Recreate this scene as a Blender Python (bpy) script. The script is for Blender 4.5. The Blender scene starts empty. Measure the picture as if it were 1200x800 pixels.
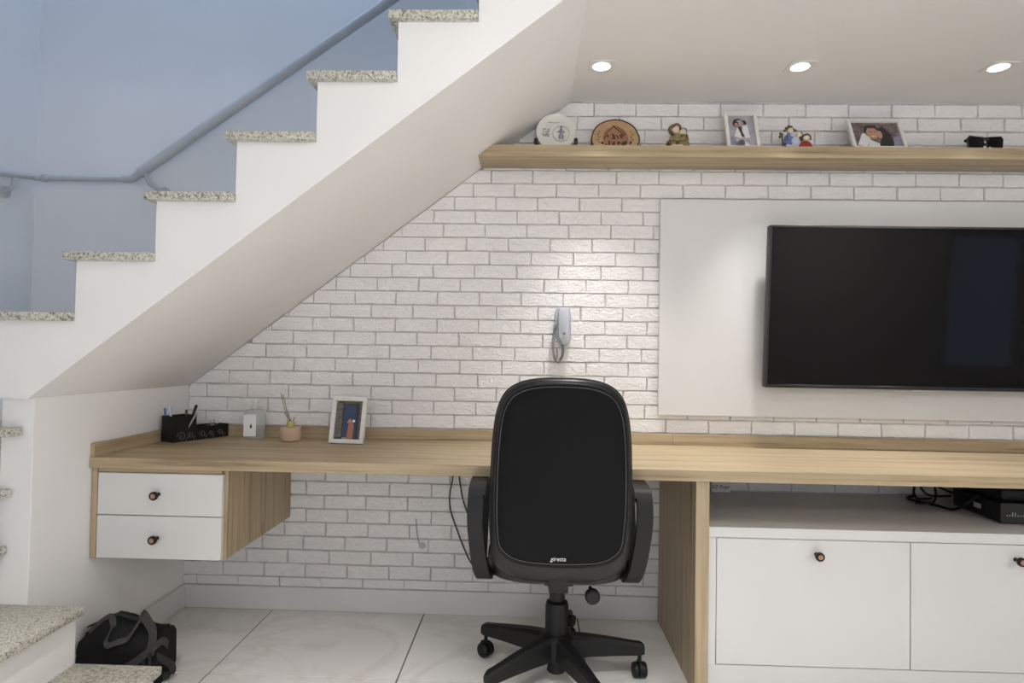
import bpy, bmesh, math, random
from mathutils import Vector, Matrix
random.seed(7)
PI = math.pi
SC = bpy.context.scene
COL = SC.collection

# ------------------------------------------------------------------ camera
CAM = Vector((1.5014, -2.6729, 1.1198))
YAW, PITCH, ROLL, FPX = -0.0294, 0.0233, 0.0167, 718.5
def camera():
    fwd = Vector((math.sin(YAW)*math.cos(PITCH), math.cos(YAW)*math.cos(PITCH), math.sin(PITCH)))
    r = Vector((math.cos(YAW), -math.sin(YAW), 0)); u = r.cross(fwd)
    c, s = math.cos(ROLL), math.sin(ROLL)
    r2 = c*r + s*u; u2 = -s*r + c*u
    cd = bpy.data.cameras.new('camera'); cd.sensor_width = 36; cd.lens = FPX/1200*36
    cd.clip_start = .05
    o = bpy.data.objects.new('camera', cd); COL.objects.link(o)
    m = Matrix((r2, u2, -fwd)).transposed().to_4x4(); m.translation = CAM
    o.matrix_world = m
    SC.camera = o
camera()

# ------------------------------------------------------------------ world, light, exposure
SC.view_settings.view_transform = 'Standard'
SC.view_settings.look = 'None'
SC.view_settings.gamma = 1
SC.view_settings.exposure = 0.07
w = bpy.data.worlds.new('sky'); SC.world = w; w.use_nodes = True
w.node_tree.nodes['Background'].inputs[0].default_value = (.62, .76, 1.0, 1)
w.node_tree.nodes['Background'].inputs[1].default_value = .9
def area(name, loc, rot, sx, sy, power, col, shape='RECTANGLE'):
    l = bpy.data.lights.new(name, 'AREA'); l.shape = shape; l.size = sx
    if shape in ('RECTANGLE', 'ELLIPSE'): l.size_y = sy
    l.energy = power; l.color = col
    o = bpy.data.objects.new(name, l); COL.objects.link(o); o.location = loc; o.rotation_euler = rot
    return o
# daylight that falls down the open stairwell from the skylight above it
area('skylight_daylight', (.30, -.50, 4.7), (0, 0, 0), 2.0, .9, 25, (.60, .76, 1.0))
# added soft frontal fill, set inside an added opening behind the viewer
area('front_fill', (1.45, -4.57, 1.25), (PI/2, 0, 0), 2.5, 1.75, 19, (.98, .98, 1.0))
LAMP_A, LAMP_B = 40, 7
DOWNLIGHT_POWER = 52
FLOOR_FILL_POWER = 150  # power of the unseen spots added to brighten the floor

# ------------------------------------------------------------------ materials
def nd(nt, t, **kw):
    n = nt.nodes.new(t)
    for k, v in kw.items(): setattr(n, k, v)
    return n
def base_mat(name, col=(.8,.8,.8), rough=.5, metal=0, spec=.5):
    m = bpy.data.materials.new(name); m.use_nodes = True
    p = m.node_tree.nodes['Principled BSDF']
    p.inputs['Base Color'].default_value = (*col, 1); p.inputs['Roughness'].default_value = rough
    p.inputs['Metallic'].default_value = metal; p.inputs['Specular IOR Level'].default_value = spec
    return m, m.node_tree, p
def ramp(nt, stops):
    r = nd(nt, 'ShaderNodeValToRGB'); e = r.color_ramp.elements
    while len(e) < len(stops): e.new(.5)
    for i, (q, c) in enumerate(stops): e[i].position = q; e[i].color = (*c, 1)
    return r
def pos(nt, scale=(1,1,1), obj=False):
    mp = nd(nt, 'ShaderNodeMapping'); mp.inputs['Scale'].default_value = scale
    if obj: nt.links.new(nd(nt, 'ShaderNodeTexCoord').outputs['Object'], mp.inputs[0])
    else: nt.links.new(nd(nt, 'ShaderNodeNewGeometry').outputs['Position'], mp.inputs[0])
    return mp.outputs[0]
def noise(nt, vec, scale, detail=3, dist=0, rough=.5):
    n = nd(nt, 'ShaderNodeTexNoise'); n.inputs['Scale'].default_value = scale; n.inputs['Detail'].default_value = detail
    n.inputs['Distortion'].default_value = dist; n.inputs['Roughness'].default_value = rough
    nt.links.new(vec, n.inputs['Vector']); return n.outputs['Fac']
def bump(nt, p, h, strength, dist=.01):
    b = nd(nt, 'ShaderNodeBump'); b.inputs['Strength'].default_value = strength; b.inputs['Distance'].default_value = dist
    nt.links.new(h, b.inputs['Height']); nt.links.new(b.outputs[0], p.inputs['Normal'])
def mottled(name, c1, c2, scale, rough=.5, bstr=0, bdist=.003, metal=0, spec=.5, sc=(1,1,1), obj=False, detail=3):
    m, nt, p = base_mat(name, c1, rough, metal, spec)
    f = noise(nt, pos(nt, sc, obj), scale, detail)
    r = ramp(nt, [(.3, c1), (.7, c2)]); nt.links.new(f, r.inputs[0]); nt.links.new(r.outputs[0], p.inputs['Base Color'])
    if bstr: bump(nt, p, f, bstr, bdist)
    return m
def plain(name, col, rough=.5, metal=0, spec=.5):
    c2 = tuple(min(1, x*.93) for x in col)
    return mottled(name, col, c2, 18, rough, 0, 0, metal, spec, obj=True)
def paint(name, col):
    return mottled(name, col, tuple(x*.975 for x in col), 5, .55, .06, .002, spec=.3, detail=5)

M = {}
M['wall'] = paint('white_wall_paint', (.86, .845, .83))
M['ceil'] = paint('ceiling_paint', (.83, .81, .79))
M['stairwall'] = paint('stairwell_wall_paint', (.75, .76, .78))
M['stair'] = paint('stair_white_paint', (.87, .855, .84))
M['lacquer'] = mottled('white_lacquer', (.71,.70,.685), (.69,.68,.665), 4, .32, spec=.4)
M['mortar'] = paint('mortar_paint', (.54, .51, .48))
def brick_mat():
    m, nt, p = base_mat('white_brick', (.8,.78,.76), .62, spec=.3)
    v = pos(nt)
    a = noise(nt, pos(nt, (1,1,2.2)), 22, 4, 1.6, .6)
    b = noise(nt, v, 110, 3)
    mx = nd(nt, 'ShaderNodeMath', operation='MULTIPLY_ADD'); mx.inputs[1].default_value = .25
    nt.links.new(b, mx.inputs[0]); nt.links.new(a, mx.inputs[2])
    c = noise(nt, v, 3, 2)
    r = ramp(nt, [(.3, (.90,.88,.865)), (.7, (.86,.84,.825))]); nt.links.new(c, r.inputs[0])
    nt.links.new(r.outputs[0], p.inputs['Base Color'])
    bump(nt, p, mx.outputs[0], .65, .014)
    return m
M['brick'] = brick_mat()
def oak(name, sc):
    m, nt, p = base_mat(name, (.5,.37,.23), .42, spec=.35)
    v = pos(nt, sc)
    a = noise(nt, v, 1, 4, .6, .6); 
    b = noise(nt, pos(nt, tuple(x*3.2 for x in sc)), 1.0, 3, .2)
    mx = nd(nt, 'ShaderNodeMath', operation='MULTIPLY_ADD'); mx.inputs[1].default_value = .35
    nt.links.new(b, mx.inputs[0]); nt.links.new(a, mx.inputs[2])
    r = ramp(nt, [(.44, (.20,.148,.082)), (.60, (.39,.298,.178)), (.78, (.475,.376,.242))])
    nt.links.new(mx.outputs[0], r.inputs[0]); nt.links.new(r.outputs[0], p.inputs['Base Color'])
    bump(nt, p, b, .05, .002)
    return m
M['oak_x'] = oak('oak_grain_lengthwise', (1.3, 34, 42))
M['oak_y'] = oak('oak_grain_across', (34, 1.3, 42))
M['oak_z'] = oak('oak_grain_upright', (34, 34, 1.3))
def granite():
    m, nt, p = base_mat('speckled_granite', (.6,.6,.55), .3, spec=.5)
    v = pos(nt)
    f = noise(nt, v, 150, 4, .5, .65)
    r = ramp(nt, [(.33, (.11,.11,.09)), (.43, (.34,.33,.265)), (.52, (.60,.58,.50)), (.70, (.70,.68,.61))])
    nt.links.new(f, r.inputs[0])
    f2 = noise(nt, v, 60, 3, .8)
    r2 = ramp(nt, [(.31, (.25,.26,.21)), (.40, (1,1,1))]); nt.links.new(f2, r2.inputs[0])
    x = nd(nt, 'ShaderNodeMix', data_type='RGBA', blend_type='MULTIPLY'); x.inputs[0].default_value = .8
    nt.links.new(r.outputs[0], x.inputs[6]); nt.links.new(r2.outputs[0], x.inputs[7])
    nt.links.new(x.outputs[2], p.inputs['Base Color'])
    return m
M['granite'] = granite()
def marble():
    m, nt, p = base_mat('grey_marble_tile', (.6,.59,.57), .16, spec=.5)
    v = pos(nt)
    a = noise(nt, pos(nt, (1, 1.6, 1)), 1.5, 6, 1.4, .6)
    r = ramp(nt, [(.44, (.86,.85,.83)), (.497, (.79,.77,.735)), (.512, (.815,.80,.77)), (.56, (.87,.86,.84))])
    nt.links.new(a, r.inputs[0])
    c = noise(nt, v, 2.3, 3)
    r2 = ramp(nt, [(.3, (.90,.89,.87)), (.65, (1,1,1))]); nt.links.new(c, r2.inputs[0])
    x = nd(nt, 'ShaderNodeMix', data_type='RGBA', blend_type='MULTIPLY'); x.inputs[0].default_value = 1
    nt.links.new(r.outputs[0], x.inputs[6]); nt.links.new(r2.outputs[0], x.inputs[7])
    nt.links.new(x.outputs[2], p.inputs['Base Color'])
    return m
M['marble'] = marble()
M['grout'] = plain('dark_grout', (.09,.085,.08), .8)
M['base'] = mottled('white_baseboard_tile', (.76,.755,.75), (.73,.725,.715), 3, .3)
M['black_fabric'] = mottled('black_mesh_fabric', (.006,.006,.0065), (.009,.009,.010), 300, .8, .25, .002, spec=.15)
M['black_leather'] = mottled('black_leather', (.007,.007,.008), (.011,.011,.012), 60, .38, .12, .002, spec=.4)
M['black_plastic'] = plain('black_plastic', (.0065,.0065,.007), .5, spec=.35)
M['thread'] = plain('grey_stitching', (.16,.16,.16), .7)
M['grey_trim'] = plain('silver_trim', (.5,.5,.52), .35, .3)
M['screen'] = base_mat('tv_screen_glass', (.0025,.0022,.0025), .06, 0, .20)[0]
M['tv_plastic'] = plain('tv_bezel_plastic', (.008,.008,.009), .3)
M['bag'] = mottled('black_nylon', (.006,.006,.007), (.010,.010,.011), 120, .7, .3, .003, spec=.25)
M['webbing'] = mottled('grey_webbing', (.042,.038,.038), (.066,.060,.060), 220, .8, .3, .001)
M['webbing2'] = mottled('dark_webbing', (.022,.02,.02), (.035,.032,.032), 220, .8, .3, .001)
M['bronze'] = plain('dark_bronze', (.035,.022,.014), .35, .6)
M['knob_face'] = mottled('knob_wood_face', (.36,.24,.15), (.28,.18,.11), 90, .4, obj=True)
M['pink_face'] = mottled('knob_copper_face', (.42,.24,.17), (.33,.18,.13), 90, .35, obj=True)
M['white_plastic'] = plain('white_plastic', (.80,.80,.80), .35)
M['grey_plastic'] = plain('light_grey_plastic', (.48,.50,.54), .4)
M['cord'] = plain('grey_cord', (.27,.27,.28), .5)
M['rail'] = plain('grey_painted_rail', (.50,.51,.53), .45)
M['frame_white'] = mottled('white_frame_wood', (.80,.78,.74), (.72,.70,.66), 40, .5, .1, .002, obj=True)
M['tan_pot'] = mottled('tan_ceramic', (.56,.40,.28), (.50,.36,.25), 14, .6, obj=True)
M['yellow'] = plain('yellow_green_glass', (.50,.47,.14), .3)
M['reed'] = plain('grey_reed', (.20,.18,.13), .8)
M['label_grey'] = plain('pale_grey_label', (.80,.80,.79), .5)
M['ink'] = plain('dark_ink', (.03,.03,.035), .6)
M['ink_green'] = plain('dark_green_ink', (.03,.06,.05), .6)
M['ink_brown'] = plain('burnt_brown_ink', (.11,.045,.022), .8)
M['bark'] = mottled('dark_bark', (.035,.022,.016), (.07,.045,.03), 90, .9, .5, .004, obj=True)
M['slice'] = mottled('pale_wood_slice', (.52,.36,.19), (.42,.26,.13), 14, .6, .1, .002, obj=True)
M['slice_dark'] = mottled('reddish_heartwood', (.36,.19,.10), (.30,.15,.08), 14, .6, obj=True)
M['porcelain'] = plain('cream_porcelain', (.78,.76,.70), .22)
M['porcelain_shade'] = plain('beige_porcelain_relief', (.52,.46,.37), .3)
M['dark_wood'] = plain('dark_stained_wood', (.035,.015,.013), .4)
M['antique'] = mottled('antique_gold', (.42,.33,.16), (.20,.14,.06), 120, .4, .3, .002, .25, obj=True)
M['antique_dark'] = mottled('antique_brown', (.09,.055,.025), (.16,.10,.045), 120, .45, .2, .002, obj=True)
M['cream'] = plain('cream_glaze', (.72,.62,.44), .35)
M['skin'] = plain('skin_tone', (.50,.27,.18), .6)
M['blue'] = plain('blue_glaze', (.12,.15,.33), .3)
M['paleblue'] = plain('pale_blue_glaze', (.55,.58,.75), .3)
M['red'] = plain('red_glaze', (.33,.035,.025), .3)
M['brown'] = plain('brown_glaze', (.07,.035,.02), .4)
M['leaf'] = plain('dull_green', (.12,.13,.06), .6)
M['photo_blue'] = plain('photo_blue', (.035,.055,.13), .35)
M['photo_navy'] = plain('photo_slate', (.03,.035,.05), .35)
M['photo_stone'] = mottled('photo_stone', (.20,.18,.15), (.06,.055,.05), 120, .4, obj=True)
M['photo_orange'] = plain('photo_orange', (.42,.17,.09), .4)
M['photo_grey'] = mottled('photo_grey', (.42,.41,.43), (.30,.29,.32), 30, .3, obj=True)
M['photo_lilac'] = plain('photo_lilac', (.27,.27,.36), .3)
M['photo_white'] = plain('photo_white', (.75,.74,.75), .35)
M['photo_dark'] = plain('photo_dark', (.025,.022,.024), .35)
M['photo_crowd'] = mottled('photo_crowd', (.30,.22,.20), (.03,.03,.035), 130, .4, obj=True)
M['silver'] = plain('grey_metal', (.35,.35,.37), .35, .7)
M['pen_blue'] = plain('blue_pen_plastic', (.10,.17,.33), .35)
M['glassrim'] = plain('downlight_trim', (.78,.77,.75), .4)
def emit(name, col, s):
    m = bpy.data.materials.new(name); m.use_nodes = True; nt = m.node_tree
    nt.nodes.remove(nt.nodes['Principled BSDF']); e = nd(nt, 'ShaderNodeEmission')
    e.inputs[0].default_value = (*col, 1); e.inputs[1].default_value = s
    nt.links.new(e.outputs[0], nt.nodes['Material Output'].inputs[0]); return m
M['bulb'] = emit('lit_lamp_lens', (1, .98, .95), 6)
def glass(name, col, rough=.05, trans=.9):
    m, nt, p = base_mat(name, col, rough); p.inputs['Transmission Weight'].default_value = trans
    p.inputs['IOR'].default_value = 1.3; return m
M['clear'] = glass('clear_plastic', (.86,.88,.89), .12, .75)
M['pane'] = glass('window_glass', (.95,.97,1), 0, 1)

# ------------------------------------------------------------------ mesh helpers
class MB:
    def __init__(s): s.bm = bmesh.new(); s.mi = 0
    def _tag(s, faces):
        for f in faces: f.material_index = s.mi
    def box(s, x0, x1, y0, y1, z0, z1, bev=0, seg=1):
        bm = bmesh.new()
        bmesh.ops.create_cube(bm, size=1)
        for v in bm.verts: v.co = Vector(((x0+x1)/2+v.co.x*(x1-x0), (y0+y1)/2+v.co.y*(y1-y0), (z0+z1)/2+v.co.z*(z1-z0)))
        if bev: bmesh.ops.bevel(bm, geom=bm.edges[:], offset=bev, segments=seg, affect='EDGES', profile=.5)
        s.merge(bm); return s
    def merge(s, bm, mat=None):
        if mat is not None: bm.transform(mat)
        for f in bm.faces: f.material_index = s.mi
        me = bpy.data.meshes.new('tmp'); bm.to_mesh(me); bm.free(); s.bm.from_mesh(me); bpy.data.meshes.remove(me)
    def prism(s, pts, axis, a, b, bev=0):
        """polygon pts in the plane across axis, pushed from a to b along it"""
        bm = bmesh.new()
        def P(p, t): return {'x': (t, p[0], p[1]), 'y': (p[0], t, p[1]), 'z': (p[0], p[1], t)}[axis]
        A = [bm.verts.new(P(p, a)) for p in pts]; B = [bm.verts.new(P(p, b)) for p in pts]
        bm.faces.new(A); bm.faces.new(B[::-1])
        n = len(pts)
        for i in range(n): bm.faces.new((A[i], B[i], B[(i+1) % n], A[(i+1) % n]))
        bmesh.ops.recalc_face_normals(bm, faces=bm.faces[:])
        if bev: bmesh.ops.bevel(bm, geom=bm.edges[:], offset=bev, segments=2, affect='EDGES', profile=.5)
        s.merge(bm); return s
    def lathe(s, prof, c=(0,0,0), n=28, mat=None, cap=True):
        bm = bmesh.new(); rings = []
        for r, z in prof:
            rings.append([bm.verts.new((r*math.cos(2*PI*i/n), r*math.sin(2*PI*i/n), z)) for i in range(n)])
        for a, b in zip(rings, rings[1:]):
            for i in range(n): bm.faces.new((a[i], a[(i+1) % n], b[(i+1) % n], b[i]))
        if cap:
            bm.faces.new(rings[0][::-1]); bm.faces.new(rings[-1])
        mt = (mat if mat is not None else Matrix.Identity(4)); mt = Matrix.Translation(c) @ mt
        s.merge(bm, mt); return s
    def tube(s, pts, r, n=8, closed=False, flat=None):
        """tube along pts; r number or list; flat=(w,h,up) makes a strap"""
        pts = [Vector(p) for p in pts]; bm = bmesh.new(); rings = []; N = len(pts)
        up = Vector(flat[2]).normalized() if flat else None; pn = None
        for i, p in enumerate(pts):
            if closed: t = (pts[(i+1) % N] - pts[i-1])
            else: t = pts[min(i+1, N-1)] - pts[max(i-1, 0)]
            t.normalize()
            if flat: b = up - t*up.dot(t)
            else:
                b = pn - t*pn.dot(t) if pn is not None else t.orthogonal()
            if b.length < 1e-6: b = t.orthogonal()
            b.normalize(); pn = b; c = t.cross(b)
            rr = r[i] if isinstance(r, (list, tuple)) else r
            if flat:
                w_, h_ = flat[0]/2, flat[1]/2
                ring = [p+b*x*w_+c*y*h_ for x, y in ((-1,-1),(1,-1),(1,1),(-1,1))]
            else: ring = [p+(b*math.cos(2*PI*k/n)+c*math.sin(2*PI*k/n))*rr for k in range(n)]
            rings.append([bm.verts.new(q) for q in ring])
        K = len(rings[0])
        R = list(zip(rings, rings[1:])) + ([(rings[-1], rings[0])] if closed else [])
        for a, b in R:
            for k in range(K): bm.faces.new((a[k], a[(k+1) % K], b[(k+1) % K], b[k]))
        if not closed: bm.faces.new(rings[0][::-1]); bm.faces.new(rings[-1])
        bmesh.ops.recalc_face_normals(bm, faces=bm.faces[:])
        s.merge(bm); return s
    def ball(s, c, r, n=14, rot=None):
        bm = bmesh.new(); bmesh.ops.create_uvsphere(bm, u_segments=n, v_segments=max(6, n*2//3), radius=1)
        r = (r,)*3 if not isinstance(r, (tuple, list)) else r
        m = Matrix.Translation(c) @ (rot.to_4x4() if rot else Matrix.Identity(4)) @ Matrix.Diagonal((*r, 1))
        s.merge(bm, m); return s
    def poly(s, pts):
        f = s.bm.faces.new([s.bm.verts.new(p) for p in pts]); f.material_index = s.mi; return s
    def build(s, name, mats, parent=None, smooth=True, angle=40):
        me = bpy.data.meshes.new(name); s.bm.to_mesh(me); s.bm.free()
        for m in (mats if isinstance(mats, (list, tuple)) else [mats]): me.materials.append(M[m] if isinstance(m, str) else m)
        if smooth:
            me.polygons.foreach_set('use_smooth', [True]*len(me.polygons)); me.set_sharp_from_angle(angle=math.radians(angle))
        o = bpy.data.objects.new(name, me); COL.objects.link(o)
        if parent: o.parent = parent
        return o
def spline(pts, n=8, closed=False):
    """Catmull-Rom through pts"""
    P = [Vector(p) for p in pts]; out = []; N = len(P)
    for i in range(N if closed else N-1):
        if closed: a, b, c, d = P[i-1], P[i], P[(i+1) % N], P[(i+2) % N]
        else: a, b, c, d = P[max(i-1, 0)], P[i], P[i+1], P[min(i+2, N-1)]
        for k in range(n):
            t = k/n
            out.append(.5*((2*b)+(-a+c)*t+(2*a-5*b+4*c-d)*t*t+(-a+3*b-3*c+d)*t**3))
    if not closed: out.append(P[-1])
    return out
def tag(o, label, cat, group=None):
    o['label'] = label; o['category'] = cat
    if group: o['group'] = group
    return o
def thing(name, label, cat, loc=(0,0,0), rot=(0,0,0), group=None):
    o = bpy.data.objects.new(name, None); COL.objects.link(o); o.location = loc; o.rotation_euler = rot
    o.empty_display_size = .05
    return tag(o, label, cat, group)
def struct(o): o['kind'] = 'structure'; return o
def lettering(parent, text, size, mat, matrix, depth=.0004, shear=0, name='lettering', align='CENTER'):
    cu = bpy.data.curves.new('lettering', 'FONT'); cu.body = text; cu.size = size; cu.extrude = depth; cu.shear = shear
    cu.align_x = align; cu.align_y = 'CENTER'; cu.resolution_u = 2
    t = bpy.data.objects.new('tmp_text', cu); COL.objects.link(t)
    me = bpy.data.meshes.new_from_object(t.evaluated_get(bpy.context.evaluated_depsgraph_get()))
    bpy.data.objects.remove(t); bpy.data.curves.remove(cu)
    me.name = name; me.materials.clear(); me.materials.append(M[mat])
    o = bpy.data.objects.new(name, me); COL.objects.link(o); o.parent = parent; o.matrix_local = matrix
    return o
RXF = Matrix.Rotation(PI/2, 4, 'X')        # text plane facing -y

# ------------------------------------------------------------------ the setting
ZC = 2.236; XR = 7.4; XE = 4.20; YF = -4.6; XL = -.73; ZTOP = 5.0
S0, SM = .9656, .7651                       # soffit height = S0 + SM * x
XC = (ZC-S0)/SM
# floor
fl = struct(MB().box(XL-.1, XR+.1, YF-.1, .1, -.12, -.004).build('floor', 'grout'))
TX, TY, TP = .4026, -.548, .66
tm = None
for i in range(-2, 11):
    for j in range(-7, 1):
        x0, x1 = max(TX+i*TP, XL), min(TX+(i+1)*TP, XR); y0, y1 = max(TY+j*TP, YF), min(TY+(j+1)*TP, 0)
        if x1-x0 < .02 or y1-y0 < .02: continue
        full = abs(x1-x0-TP) < 1e-6 and abs(y1-y0-TP) < 1e-6
        g = .0024
        if full and tm:
            o = bpy.data.objects.new('tile', tm); COL.objects.link(o)
        else:
            hx, hy = (x1-x0)/2-g, (y1-y0)/2-g
            o = MB().box(-hx, hx, -hy, hy, -.010, 0, .0008).build('tile', 'marble')
            if full: tm = o.data
        o.parent = fl; o.location = ((x0+x1)/2, (y0+y1)/2, 0)
# walls
wb = struct(MB().box(XL-.1, XR+.1, 0, .12, 0, ZTOP).build('wall_back', 'mortar'))
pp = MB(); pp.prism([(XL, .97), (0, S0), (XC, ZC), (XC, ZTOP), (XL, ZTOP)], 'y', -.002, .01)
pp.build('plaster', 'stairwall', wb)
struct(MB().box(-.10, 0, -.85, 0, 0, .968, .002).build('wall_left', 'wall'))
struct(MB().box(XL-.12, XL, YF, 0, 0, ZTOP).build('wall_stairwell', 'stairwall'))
OPEN = [(.2, 2.7, .37, 2.13), (6.15, 7.0, .45, 1.98)]          # first opening added around the fill light, second is the window behind the viewer
wf = MB(); xs = XL-.12
for x0, x1, z0, z1 in OPEN:
    wf.box(xs, x0, YF-.12, YF, 0, ZC+.2); wf.box(x0, x1, YF-.12, YF, 0, z0); wf.box(x0, x1, YF-.12, YF, z1, ZC+.2); xs = x1
wf.box(xs, XR+.12, YF-.12, YF, 0, ZC+.2)
struct(wf.build('wall_front', 'wall'))
struct(MB().box(XR, XR+.12, YF, 0, 0, ZC+.2).build('wall_right', 'wall'))
for k, (x0, x1, z0, z1) in enumerate(OPEN):
    t = .045; wn = MB()
    for q in ((x0, x0+t, z0, z1), (x1-t, x1, z0, z1), (x0+t, x1-t, z0, z0+t), (x0+t, x1-t, z1-t, z1)): wn.box(q[0], q[1], YF-.09, YF-.04, q[2], q[3])
    wn = struct(wn.build('window_%d' % (k+1), 'white_plastic'))
    MB().box(x0+t, x1-t, YF-.068, YF-.062, z0+t, z1-t).build('pane', 'pane', wn)
# ceiling with the stairwell opening left out
ce = MB()
ce.box(XC, XR, -.9, 0, ZC, ZC+.2); ce.box(XL, XR, YF, -.9, ZC, ZC+.2)
struct(ce.build('ceiling', 'ceil'))
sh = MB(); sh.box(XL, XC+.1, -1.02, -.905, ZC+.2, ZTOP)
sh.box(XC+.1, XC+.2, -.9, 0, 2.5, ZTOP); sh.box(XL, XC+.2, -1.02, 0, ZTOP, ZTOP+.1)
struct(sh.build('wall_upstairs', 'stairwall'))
# baseboards
struct(MB().box(0, 2.0646, -.014, 0, 0, .1, .002).build('baseboard_back', 'base'))
struct(MB().box(0, .014, -.85, -.014, 0, .1, .002).build('baseboard_left', 'base'))

# ------------------------------------------------------------------ bricks
BP, RP, RZ0 = .1827, .0597, 2.1707
PHASE = {}                                  # one measured joint per row where the photograph shows it
def joint(row, x): PHASE.setdefault(row, []).append(x % BP)
for r, x in ((18, 1.3714), (18, 1.7356), (19, 1.2726), (19, 1.4556), (20, 1.1743), (20, 1.3528)): joint(r, x)
for r, x in (): joint(r, x)
MEAS = {-1: .1201, 0: .0477, 1: .1591, 4: .0405, 5: .1445, 6: .0641, 7: .1573, 8: .018, 9: .1202, 10: .0389, 11: .1589, 12: .0961, 13: .181,
        14: .0736, 15: .1798, 16: .094, 17: .1565, 18: .1014, 19: .18, 20: .0795, 21: .1734, 22: .0809, 26: .0696, 27: .1705, 28: .0676,
        29: .1723, 30: .0777, 31: .1620, 32: .0950, 33: .1750, 34: .0607}
def phase(r):
    if r in MEAS: return MEAS[r]
    if r in PHASE:
        a = PHASE[r]; s_ = sum(math.sin(2*PI*q/BP) for q in a); c_ = sum(math.cos(2*PI*q/BP) for q in a)
        return math.atan2(s_, c_)/(2*PI)*BP % BP
    rr = random.Random(r*17+3)
    return ((.083 if r % 2 == 0 else .176) + rr.uniform(-.012, .012)) % BP
GAP = .0023; BT = .0095
def proj(p):
    d = Vector(p)-CAM
    fwd = Vector((math.sin(YAW)*math.cos(PITCH), math.cos(YAW)*math.cos(PITCH), math.sin(PITCH)))
    r = Vector((math.cos(YAW), -math.sin(YAW), 0)); u = r.cross(fwd); c, s = math.cos(ROLL), math.sin(ROLL)
    z = d.dot(fwd); return 600+FPX*d.dot(c*r+s*u)/z, 400-FPX*d.dot(c*u-s*r)/z
def clip(poly, a, b, c):
    """keep a*x + b*z <= c"""
    out = []
    for i in range(len(poly)):
        p, q = poly[i], poly[(i+1) % len(poly)]; dp = a*p[0]+b*p[1]-c; dq = a*q[0]+b*q[1]-c
        if dp <= 0: out.append(p)
        if dp*dq < 0:
            t_ = dp/(dp-dq); out.append((p[0]+(q[0]-p[0])*t_, p[1]+(q[1]-p[1])*t_))
    return out
def parea(p): return abs(sum(p[i][0]*p[(i+1) % len(p)][1]-p[(i+1) % len(p)][0]*p[i][1] for i in range(len(p)))/2)
def brick_full(rr):
    """one brick face, centre at the origin: jittered grid front with a rounded rim"""
    hx, hz = (BP-GAP)/2, (RP-GAP)/2; bm = bmesh.new(); nx, nz = 5, 2
    g = []
    for i in range(nx+1):
        rw = []
        for k in range(nz+1):
            x = -hx+2*hx*i/nx; z = -hz+2*hz*k/nz; edge = i in (0, nx) or k in (0, nz)
            x += rr.uniform(-.0018, .0012) if i in (0, nx) else rr.uniform(-.008, .008)
            z += rr.uniform(-.0013, .0013) if k in (0, nz) else rr.uniform(-.006, .006)
            sx = .0026 if i == 0 else (-.0026 if i == nx else 0); sz = .0026 if k == 0 else (-.0026 if k == nz else 0)
            rw.append((x, z, bm.verts.new((x+sx, -BT+(0 if edge else rr.uniform(-.0022, .0006)), z+sz))))
        g.append(rw)
    for i in range(nx):
        for k in range(nz): bm.faces.new((g[i][k][2], g[i+1][k][2], g[i+1][k+1][2], g[i][k+1][2]))
    ring = [g[i][0] for i in range(nx+1)]+[g[nx][k] for k in range(1, nz+1)]+[g[i][nz] for i in range(nx-1, -1, -1)]+[g[0][k] for k in range(nz-1, 0, -1)]
    R1 = [bm.verts.new((x, 0, z)) for x, z, v in ring]
    n = len(ring)
    for i in range(n): bm.faces.new((ring[i][2], R1[i], R1[(i+1) % n], ring[(i+1) % n][2]))
    bmesh.ops.recalc_face_normals(bm, faces=bm.faces[:])
    return bm
def brick_cut(poly, o):
    bm = bmesh.new(); n = len(poly); cx = sum(p[0] for p in poly)/n; cz = sum(p[1] for p in poly)/n
    def ins(p, d):
        v = Vector((cx-p[0], cz-p[1])); L = v.length; v = v/L if L else v
        return p[0]+v.x*d*1.3, p[1]+v.y*d*1.3
    A = [bm.verts.new((p[0]-o[0], 0, p[1]-o[1])) for p in poly]
    B = [bm.verts.new((p[0]-o[0], -BT*.72, p[1]-o[1])) for p in poly]
    D = [bm.verts.new((q[0]-o[0], -BT, q[1]-o[1])) for q in (ins(p, .0024) for p in poly)]
    for X, Y in ((A, B), (B, D)):
        for i in range(n): bm.faces.new((X[i], X[(i+1) % n], Y[(i+1) % n], Y[i]))
    bm.faces.new(D); bmesh.ops.recalc_face_normals(bm, faces=bm.faces[:])
    return bm
def hidden(x, z):
    return (x > 2.15 and .91 < z < 1.76) or (x > 2.165 and z < .50) or (x < .36 and .45 < z < .67)
variants = []
for k in range(14):
    bm = brick_full(random.Random(100+k)); me = bpy.data.meshes.new('brick'); bm.to_mesh(me); bm.free()
    me.materials.append(M['brick']); me.polygons.foreach_set('use_smooth', [True]*len(me.polygons)); me.set_sharp_from_angle(angle=math.radians(28)); variants.append(me)
cand = []
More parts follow.
